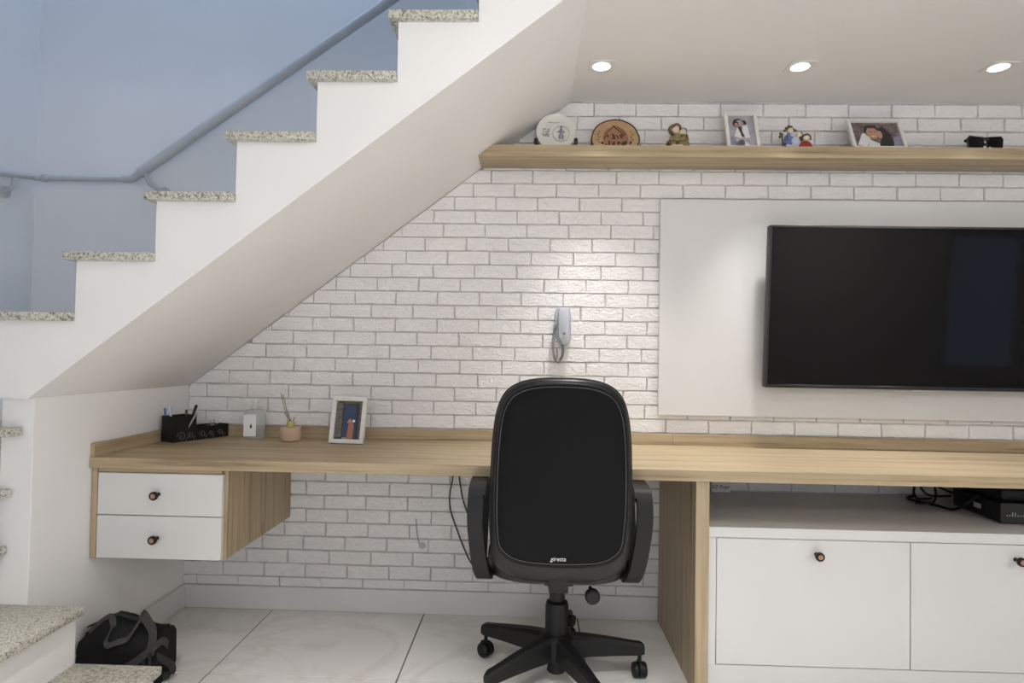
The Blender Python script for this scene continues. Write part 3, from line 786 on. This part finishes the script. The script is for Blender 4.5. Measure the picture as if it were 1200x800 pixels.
for sg in (-1, 1):
    s_.tube(spline([(sg*.040, -.012, .006), (sg*.062, -.014, .018), (sg*.084, -.014, .040), (sg*.083, -.012, .064)], 6), [.008]*12+[.008]*6+[.004], 8)
    s_.tube([(sg*.040, -.010, .006), (sg*.040, .045, .006), (sg*.020, .045, .07)], .005, 6)
s_.tube([(-.04, -.008, .006), (.04, -.008, .006)], .005, 6); s_.build('stand', 'dark_wood', t)
# wood slice
t = thing('wood_slice', 'oval wood slice plaque with dark bark rim and burnt lettering', 'plaque', (1.852, -.062, SZ1))
rnd = random.Random(2); n = 40; ol = []
for i in range(n):
    a = 2*PI*i/n; j = 1+rnd.uniform(-.012, .012); z = math.sin(a)
    ol.append((.104*math.cos(a)*j, .064+(z*.094 if z > 0 else z*.062)*j))
leanm = Matrix.Rotation(-.14, 4, 'X')
def oring(s): return [(x*s, .064+(z-.064)*s) for x, z in ol]
def ringmesh(s0, s1, y0, y1, name, mat):
    b = MB(); bm = b.bm; A = [[bm.verts.new((x, y, z)) for x, z in oring(s)] for s, y in ((s0, y0), (s0, y1), (s1, y1), (s1, y0))]
    for q in range(4):
        X, Y = A[q], A[(q+1) % 4]
        for i in range(n): bm.faces.new((X[i], X[(i+1) % n], Y[(i+1) % n], Y[i]))
    bmesh.ops.recalc_face_normals(bm, faces=bm.faces[:]); o = b.build(name, mat, t); o.matrix_local = leanm
ringmesh(1.0, .955, -.010, .010, 'bark', 'bark')
o = MB().prism(oring(.953), 'y', -.0085, .009).build('disc', 'slice', t); o.matrix_local = leanm
o = MB().prism([(x*.8, z) for x, z in oring(.66)], 'y', -.0090, -.0086).build('heartwood', 'slice_dark', t); o.matrix_local = leanm
hb = MB()
hb.tube([(-.045, -.0095, .088), (-.002, -.0095, .130)], .0016, 5); hb.tube([(-.010, -.0095, .128), (.040, -.0095, .082)], .0022, 5); hb.tube([(.004, -.0095, .128), (.046, -.0095, .088)], .0012, 5)
rnd = random.Random(12); squiggle(hb, rnd, -.05, .03, .078, .022, -.0095, 5); squiggle(hb, rnd, -.06, .065, .046, .022, -.0095, 5)
for sg in (-1, 1):
    for q in range(5): hb.ball((sg*(.068+.006*(q % 2)), -.009, .052+.012*q), (.004, .001, .0025), 6)
o = hb.build('burnt_drawing', 'ink_brown', t); o.matrix_local = leanm
for sg in (-1, 1):
    s_ = MB(); s_.tube(spline([(sg*.060, -.022, .004), (sg*.092, -.016, .012), (sg*.105, -.012, .040)], 5), .0035, 6); s_.tube([(sg*.060, -.022, .004), (sg*.06, .04, .004)], .0035, 6); s_.build('stand_foot', 'dark_wood', t)
# golden couple
t = thing('figurine', 'antique gold figurine of an embracing couple on the shelf', 'figurine', (2.107, -.090, SZ1), (0, 0, 0))
b = MB(); b.mi = 0
b.ball((-.012, 0, .030), (.036, .028, .032)); b.ball((.022, -.004, .030), (.030, .028, .034)); b.ball((.0, 0, .055), (.030, .022, .028)); b.ball((.022, -.002, .062), (.024, .02, .026))
b.tube(spline([(-.030, -.016, .058), (-.012, -.026, .046), (.012, -.026, .050), (.028, -.02, .060)], 4), .0085, 8); b.tube(spline([(.040, -.012, .055), (.030, -.026, .032), (.004, -.028, .030)], 4), .008, 8)
b.box(-.050, .052, -.03, .028, 0, .012, .004, 2); b.build('bodies', 'antique', t)
b = MB(); b.ball((-.008, -.004, .096), (.017, .016, .019)); b.build('head', 'cream', t); b = MB(); b.ball((.022, -.008, .083), (.0155, .015, .018)); b.build('head', 'cream', t); b = MB(); b.ball((-.018, -.022, .018), (.016, .010, .012)); b.ball((.010, -.026, .022), (.014, .008, .010)); b.ball((-.004, -.024, .020), (.008, .006, .008)); b.build('robe_fold', 'cream', t)
b = MB(); b.tube(spline([(-.012, -.018, .112), (-.030, -.010, .104), (-.033, -.008, .090), (-.022, -.012, .074)], 5), .007, 8); b.tube(spline([(-.018, -.012, .112), (-.002, -.010, .118), (.010, -.010, .108), (.010, -.014, .092)], 5), .005, 8)
b.ball((.026, .002, .096), (.016, .013, .011)); b.ball((.036, -.012, .062), (.008, .012, .010)); b.ball((.016, -.024, .062), (.007, .006, .008)); b.ball((-.036, -.02, .034), (.010, .010, .010)); b.ball((-.004, -.028, .034), (.007, .005, .008)); b.build('hair_and_folds', 'antique_dark', t)
# colourful family figurine
t = thing('figurine', 'small colourful ceramic figurine in blue and red on the shelf', 'figurine', (2.598, -.090, SZ1)); t.scale = (1.18, 1.1, 1.28)
b = MB(); b.ball((-.022, 0, .024), (.022, .018, .026)); b.ball((-.020, -.004, .050), (.015, .013, .018)); b.tube(spline([(-.034, -.006, .052), (-.040, -.018, .034), (-.020, -.02, .026)], 4), .006, 7); b.build('seated_robe', 'blue', t)
b = MB(); b.ball((-.004, -.010, .034), (.018, .014, .020)); b.ball((-.012, -.016, .016), (.016, .010, .012)); b.ball((-.030, -.018, .022), (.008, .006, .010)); b.ball((-.016, -.014, .058), (.006, .004, .008)); b.build('cloak', 'paleblue', t)
b = MB(); b.ball((.036, 0, .020), (.026, .018, .022)); b.ball((.018, -.010, .018), (.014, .010, .014)); b.build('red_robe', 'red', t); b = MB(); b.ball((-.046, -.006, .010), (.012, .012, .010)); b.build('red_bundle', 'red', t)
b = MB(); 
for c_, r_ in (((-.018, -.004, .072), (.010, .010, .012)), ((.010, -.008, .058), (.011, .010, .012)), ((.036, -.010, .048), (.013, .010, .010))): MB().ball(c_, r_).build('head', 'cream', t)
b = MB(); b.ball((.016, .002, .064), (.012, .011, .010)); b.tube(spline([(.022, -.006, .040), (.026, -.006, .056), (.038, -.006, .062), (.050, -.006, .056), (.052, -.006, .044)], 4), .0035, 7); b.ball((.014, -.012, .046), (.008, .006, .008)); b.build('hair', 'brown', t)
b = MB()
for x, z in ((-.030, .084), (-.022, .090), (-.014, .088), (-.036, .076), (-.046, .062), (-.052, .056), (-.008, .080), (-.050, .066), (.0, .076)): b.ball((x, 0, z), (.006, .006, .0045), 7)
b.tube([(-.040, .004, .01), (-.044, .004, .062)], .0025, 6); b.tube([(-.022, .006, .07), (-.022, .006, .088)], .003, 6); b.build('leaves', 'leaf', t)
# sunglasses
t = thing('sunglasses', 'folded black sunglasses lying at the right end of the shelf', 'sunglasses', (3.355, -.120, SZ1), (0, 0, .05)); t.scale = (1, 1, 1.25)
for sg in (-1, 1):
    b = MB(); pts = [(sg*.005, .047), (sg*.064, .051), (sg*.072, .044), (sg*.070, .018), (sg*.058, .005), (sg*.024, .005), (sg*.008, .020)]
    b.prism(pts, 'y', -.004, .002, .0012); b.build('lens', 'screen', t)
    b = MB(); b.tube([(x*1.02, -.001, z*1.0+.001) for x, z in pts], .0032, 7, True); b.build('rim', 'tv_plastic', t)
    b = MB(); b.tube(spline([(sg*.070, .002, .042), (sg*.072, .016, .042), (sg*.055, .026+.006*sg, .040), (-sg*.02, .030+.006*sg, .034), (-sg*.06, .028+.006*sg, .016), (-sg*.066, .028+.006*sg, .004)], 5), .0034, 6); b.build('temple', 'tv_plastic', t)
b = MB(); b.tube(spline([(-.012, -.001, .040), (0, -.003, .044), (.012, -.001, .040)], 4), .006, 6); b.build('bridge', 'tv_plastic', t)

# ------------------------------------------------------------------ things on the desk
# organiser turned against the left wall
OX, OY, OA = .088, -.263, math.atan2(.235, .108)
org = thing('desk_organizer', 'black pierced metal desk organizer holding pens by the left wall', 'desk organizer', (OX, OY, DZ), (0, 0, OA))
def tray(x0, x1, h):
    b = MB(); T = .002; d = .075
    b.box(x0, x1, 0, T, .001, h, 0); b.box(x0, x1, d-T, d, .001, h); b.box(x0, x0+T, T, d-T, .001, h); b.box(x1-T, x1, T, d-T, .001, h); b.box(x0+T, x1-T, T, d-T, .001, .003); return b
tray(0, .10, .105).build('pen_cup', 'black_plastic', org); tray(.101, .255, .055).build('low_tray', 'black_plastic', org)
b = MB()
for cx, r in ((.035, .020), (.075, .013), (.13, .015), (.17, .010), (.215, .013)):
    pts = []
    for q in range(22):
        a = q/21*PI*2.4; rr = r*(1-.75*q/21); pts.append((cx+rr*math.cos(PI-a), -.0006, .022+rr*math.sin(PI-a)))
    b.tube(pts, .0010, 4)
    b.tube(spline([(cx+r, -.0006, .004), (cx+r*1.2, -.0006, .014), (cx+r*1.7, -.0006, .018)], 4), .0009, 4)
b.build('lit_scroll_cutouts', 'silver', org)  # pale tubes stand in for light showing through the pierced scrolls
Rz = Matrix.Rotation(OA, 4, 'Z')
def pen(name, label, p0, p1, r, mat, tip, cat='pen'):
    a = Rz @ Vector(p0)+org.location; c = Rz @ Vector(p1)+org.location
    t = thing(name, label, cat, a, group='pens in the organizer')
    v = c-a; L_ = v.length; q = Vector((0, 0, 1)).rotation_difference(v.normalized()).to_matrix().to_4x4()
    MB().lathe([(.0015, 0), (r, .012), (r, L_*.66)], (0, 0, 0), 10, q).build('barrel', mat, t)
    MB().lathe([(r*1.12, L_*.661), (r*1.12, L_*.97), (r*.6, L_)], (0, 0, 0), 10, q).build('cap', tip, t)
pen('pen', 'blue pen, tallest one standing in the desk organizer', (.030, .040, .004), (.014, .052, .150), .0045, 'pen_blue', 'paleblue')
pen('pen', 'dark pen at the left edge of the desk organizer', (.018, .060, .004), (.004, .064, .136), .0042, 'black_plastic', 'pen_blue')
pen('pen', 'grey pencil leaning diagonally across the organizer front', (.040, .010, .006), (.096, -.004, .112), .0038, 'silver', 'silver', 'pencil')
pen('pen', 'black marker leaning right out of the pen cup', (.070, .030, .004), (.128, .040, .142), .0052, 'black_plastic', 'tv_plastic', 'marker')
pen('pen', 'red-capped pen at the back of the pen cup', (.088, .050, .004), (.094, .056, .124), .0042, 'black_plastic', 'brown')
for lab, x, y, rz, m in (('silver binder clip on top of the organizer low tray', .17, .02, .5, 'silver'), ('grey sharpener lying in the organizer low tray', .205, .04, 1.1, 'grey_plastic')):
    a = Rz @ Vector((x, y, .0035))+org.location
    t = thing('desk_clip' if 'clip' in lab else 'pencil_sharpener', lab, 'clip' if 'clip' in lab else 'sharpener', a, (0, 0, OA+rz))
    MB().prism([(-.014, 0), (.014, 0), (.006, .050), (-.006, .050)], 'y', -.008, .008, .002).build('body', m, t)
    MB().tube(spline([(-.010, -.006, .048), (-.012, -.007, .064), (0, -.007, .070), (.012, -.007, .064), (.010, -.006, .048)], 4), .0013, 5).build('wire_loop', 'silver', t)
# soap dispenser
sd = thing('soap_dispenser', 'clear square hand sanitizer bottle with white pump on the desk', 'bottle', (.333, -.085, DZ), (0, 0, .18))
def sq(r, n=32, e=.45): return [(r*math.copysign(abs(math.cos(2*PI*i/n))**e, math.cos(2*PI*i/n)), r*.62*math.copysign(abs(math.sin(2*PI*i/n))**e, math.sin(2*PI*i/n))) for i in range(n)]
b = MB(); bm = b.bm; rings = [[bm.verts.new((x*s, y*s, z)) for x, y in sq(.041)] for s, z in ((.92, 0), (1, .004), (1, .112), (.93, .119), (.45, .124), (.30, .126))]
for A, B in zip(rings, rings[1:]):
    for i in range(32): bm.faces.new((A[i], A[(i+1) % 32], B[(i+1) % 32], B[i]))
bm.faces.new(rings[0][::-1]); bm.faces.new(rings[-1]); b.build('bottle', 'clear', sd)
lb_ = MB().box(-.037, .013, -.0275, -.0266, .012, .104, .0003).build('label_sticker', 'label_grey', sd)
MB().prism([(-.012, .052), (-.007, .044), (-.002, .052), (-.007, .068)], 'y', -.0282, -.0276).build('droplet_mark', 'ink', lb_)
b = MB(); b.lathe([(.012, .1262), (.013, .128), (.013, .140), (.006, .142), (.006, .156), (.014, .157), (.014, .168), (.010, .171)], (0, 0, 0), 18)
b.tube(spline([(0, 0, .163), (-.018, -.004, .164), (-.034, -.006, .160)], 4), .0048, 8); b.build('pump', 'white_plastic', sd)
# reed diffuser
rd = thing('reed_diffuser', 'tan ceramic reed diffuser pot with thin sticks on the desk', 'diffuser', (.507, -.130, DZ))
MB().lathe([(.034, 0), (.0415, .003), (.0435, .010), (.0435, .050), (.041, .056), (.016, .058)], (0, 0, 0), 32).build('pot', 'tan_pot', rd)
MB().lathe([(.0135, .0582), (.0145, .060), (.0145, .078), (.011, .081)], (0, 0, 0), 18).build('neck', 'yellow', rd)
for dx, dy, tx, tz in ((-.004, 0, -.046, .198), (.0, .004, -.038, .190), (.004, -.002, -.030, .120), (.006, .003, .014, .098)):
    MB().tube([(dx, dy, .079), (dx+(tx-dx)*.55, dy, .079+(tz-.079)*.45), (tx, dy+.004, tz)], .0017, 6).build('reed', 'reed', rd)

# ------------------------------------------------------------------ wall bits and cables
def cable(label, pts, r, group=None, name='cable', mat='black_plastic'):
    return tag(MB().tube(spline(pts, 6), r, 7).build(name, mat), label, 'cable', group)
cable('thin black cable hanging under the desk, left of two', [(1.176, -.055, .711), (1.180, -.040, .60), (1.166, -.022, .52), (1.170, -.018, .45), (1.20, -.018, .365), (1.235, -.018, .28), (1.27, -.020, .22), (1.33, -.03, .2)], .003, 'cables hanging under the desk')
cable('thin black cable hanging under the desk, right of two', [(1.196, -.050, .711), (1.206, -.034, .60), (1.222, -.020, .50), (1.243, -.018, .44), (1.262, -.018, .38), (1.29, -.020, .29), (1.33, -.022, .22)], .003, 'cables hanging under the desk')
co = thing('cable_outlet', 'small grey cable hole in the bricks under the desk', 'outlet', (1.049, -BT-.0025, .292))
MB().lathe([(.013, 0), (.013, .003), (.009, .004)], (0, 0, 0), 16, Matrix.Rotation(PI/2, 4, 'X')).build('ring', 'silver', co)
MB().tube(spline([(-.012, -.003, .01), (-.022, -.005, .05), (-.028, -.004, .115)], 5), .0022, 6).build('wire_stub', 'silver', co)
dv = thing('wall_label', 'small white wall device labelled EZ Poyr beside the oak panel', 'device', (2.322, -BT-.002, .606))
MB().box(-.040, .040, -.02, 0, -.066, .035, .003, 2).build('case', 'label_grey', dv)
lettering(dv, 'EZ Poyr', .022, 'ink', Matrix.Translation((-.002, -.0206, -.028)) @ RXF, .0003, .15)
# receiver
rc = thing('receiver_box', 'black receiver box with small silver sticker on the low cabinet', 'receiver', (3.166, -.455, .557), (0, 0, -.06))
MB().box(0, .38, .004, .27, .006, .072, .003).build('case', 'black_plastic', rc)
MB().box(-.001, .381, 0, .0035, .004, .074, .001).build('front_panel', 'tv_plastic', rc)
b = MB()
for q in range(14): b.box(.018+q*.009, .021+q*.009, -.0012, 0, .028, .034 + (.008 if q in (2, 3) else 0))
b.build('front_lights', 'silver', rc)
MB().box(-.0012, 0, .105, .145, .028, .046).build('sticker', 'grey_plastic', rc)
for x in (.02, .36):
    for y in (.03, .24): MB().lathe([(.008, 0), (.008, .006)], (x, y, 0), 10).build('foot', 'black_plastic', rc)
t = thing('router_box', 'flat black router lying on top of the receiver box', 'router', (3.195, -.42, .6295), (0, 0, .02))
MB().box(0, .24, 0, .20, 0, .042, .008, 2).build('case', 'black_plastic', t); MB().tube([(.02, .14, .015), (-.04, .15, .05), (-.06, .15, .07)], .005, 7).build('antenna', 'black_plastic', t)
G = 'black cables piled beside the receiver'
cable('black cable looping left from the receiver across the cabinet', [(3.20, -.17, .60), (3.10, -.14, .640), (3.02, -.12, .650), (2.95, -.10, .672), (2.86, -.04, .695), (2.80, -.018, .706)], .0045, G)
cable('black cable curled on the cabinet by the receiver corner', [(3.19, -.16, .59), (3.08, -.20, .60), (3.06, -.17, .64), (3.10, -.14, .68), (3.13, -.15, .64), (3.10, -.20, .575), (3.04, -.18, .563)], .0045, G)
cable('grey cable arching over the router top', [(3.22, -.20, .660), (3.26, -.26, .685), (3.34, -.30, .690), (3.42, -.27, .672), (3.50, -.22, .65)], .005, G, mat='rail')
cable('black cable drooping over the receiver left side', [(3.15, -.28, .64), (3.12, -.24, .672), (3.07, -.20, .668), (3.05, -.16, .625), (3.08, -.12, .57), (3.16, -.09, .563)], .005, G)
cable('black cable lying flat along the receiver left side', [(3.16, -.36, .640), (3.135, -.33, .60), (3.12, -.28, .565), (3.10, -.20, .562), (3.06, -.10, .562), (3.12, -.05, .565)], .0055, G)
cable('black cable knotted behind the receiver', [(3.24, -.15, .64), (3.16, -.12, .69), (3.10, -.10, .66), (3.13, -.08, .61), (3.20, -.09, .63), (3.17, -.13, .67)], .0055, G)

# ------------------------------------------------------------------ duffel bag
bg = thing('duffel_bag', 'small black duffel bag with grey straps on the floor by stairs', 'bag', (.147, -.600, 0)); bg.scale = (.88, .80, 1)
b = MB(); bm = bmesh.new()
secs = []; NS = 13
for i in range(NS):
    t = i/(NS-1); x = -.148+.296*t; e = abs(2*t-1)
    end = .90 if i in (0, NS-1) else 1.0
    kn = [(0, .158), (.15, .192), (.33, .218), (.5, .212), (.7, .190), (.88, .176), (1.0, .182)]
    hgt = next(p[1]+(q[1]-p[1])*(t-p[0])/(q[0]-p[0]) for p, q in zip(kn, kn[1:]) if p[0] <= t <= q[0]+1e-9)
    hd = (.094+.010*math.sin(PI*t))*end
    ring = []
    for k in range(24):
        a = 2*PI*k/24; cx, sy = math.cos(a), math.sin(a)
        y = hd*math.copysign(abs(cx)**.33, cx); z = hgt/2+hgt/2*math.copysign(abs(sy)**.36, sy)
        if z > hgt*.7: y *= 1-.55*((z/hgt-.7)/.3)**1.4
        ring.append(bm.verts.new((x+.006*math.sin(k*1.7+i), y+.003*math.sin(i*2.1+k), max(0, z+(.003*math.sin(i*1.3+k*2.2) if z > .03 else 0)))))
    secs.append(ring)
for A, B in zip(secs, secs[1:]):
    for k in range(24): bm.faces.new((A[k], A[(k+1) % 24], B[(k+1) % 24], B[k]))
bm.faces.new(secs[0][::-1]); bm.faces.new(secs[-1]); bmesh.ops.recalc_face_normals(bm, faces=bm.faces[:])
b.merge(bm); b.build('bag_body', 'bag', bg, angle=50)
MB().tube(spline([(-.145, -.02, .178), (-.08, -.01, .203), (-.03, -.005, .215), (.04, -.005, .204), (.10, -.005, .182), (.15, -.005, .168)], 5), 0, flat=(.016, .006, (0, 1, 0))).build('zipper', 'webbing2', bg)
MB().tube(spline([(-.115, -.058, .175), (-.075, -.035, .209), (-.045, -.040, .222), (-.018, -.066, .206), (-.022, -.092, .165), (-.010, -.103, .150), (.020, -.102, .160), (.052, -.092, .168), (.072, -.074, .200), (.082, -.060, .222)], 6), 0, flat=(.022, .004, (0, .8, .6))).build('handle', 'webbing', bg)
MB().tube(spline([(.070, -.040, .226), (.088, -.052, .236), (.112, -.060, .216), (.136, -.070, .192), (.146, -.085, .160), (.142, -.096, .12)], 6), 0, flat=(.032, .004, (.55, .2, .8))).build('handle', 'webbing', bg)
MB().tube(spline([(.01, -.112, .045), (.055, -.112, .078), (.105, -.110, .108), (.150, -.098, .140), (.164, -.05, .150), (.160, .0, .12)], 6), 0, flat=(.026, .004, (0, -.35, 1))).build('shoulder_strap', 'webbing', bg)
MB().tube(spline([(.150, -.07, .110), (.166, -.04, .085), (.182, -.01, .055), (.178, .0, .025), (.150, -.02, .018)], 6), 0, flat=(.024, .004, (.6, .5, .3))).build('side_loop', 'webbing2', bg)
for x in (.118, .142): MB().tube(spline([(x+.004, -.100, .13), (x+.010, -.108, .07), (x+.006, -.098, .012)], 4), 0, flat=(.010, .003, (1, 0, 0))).build('side_seam', 'webbing2', bg)
b = MB(); b.prism([(0, 0), (.016, .003), (.022, .012), (.010, .016), (.002, .010)], 'z', .0003, .003)
o = tag(b.build('paper_scrap', 'photo_white'), 'tiny white paper scrap on the marble floor left of the chair', 'paper scrap'); o.location = (1.272, -.405, 0)
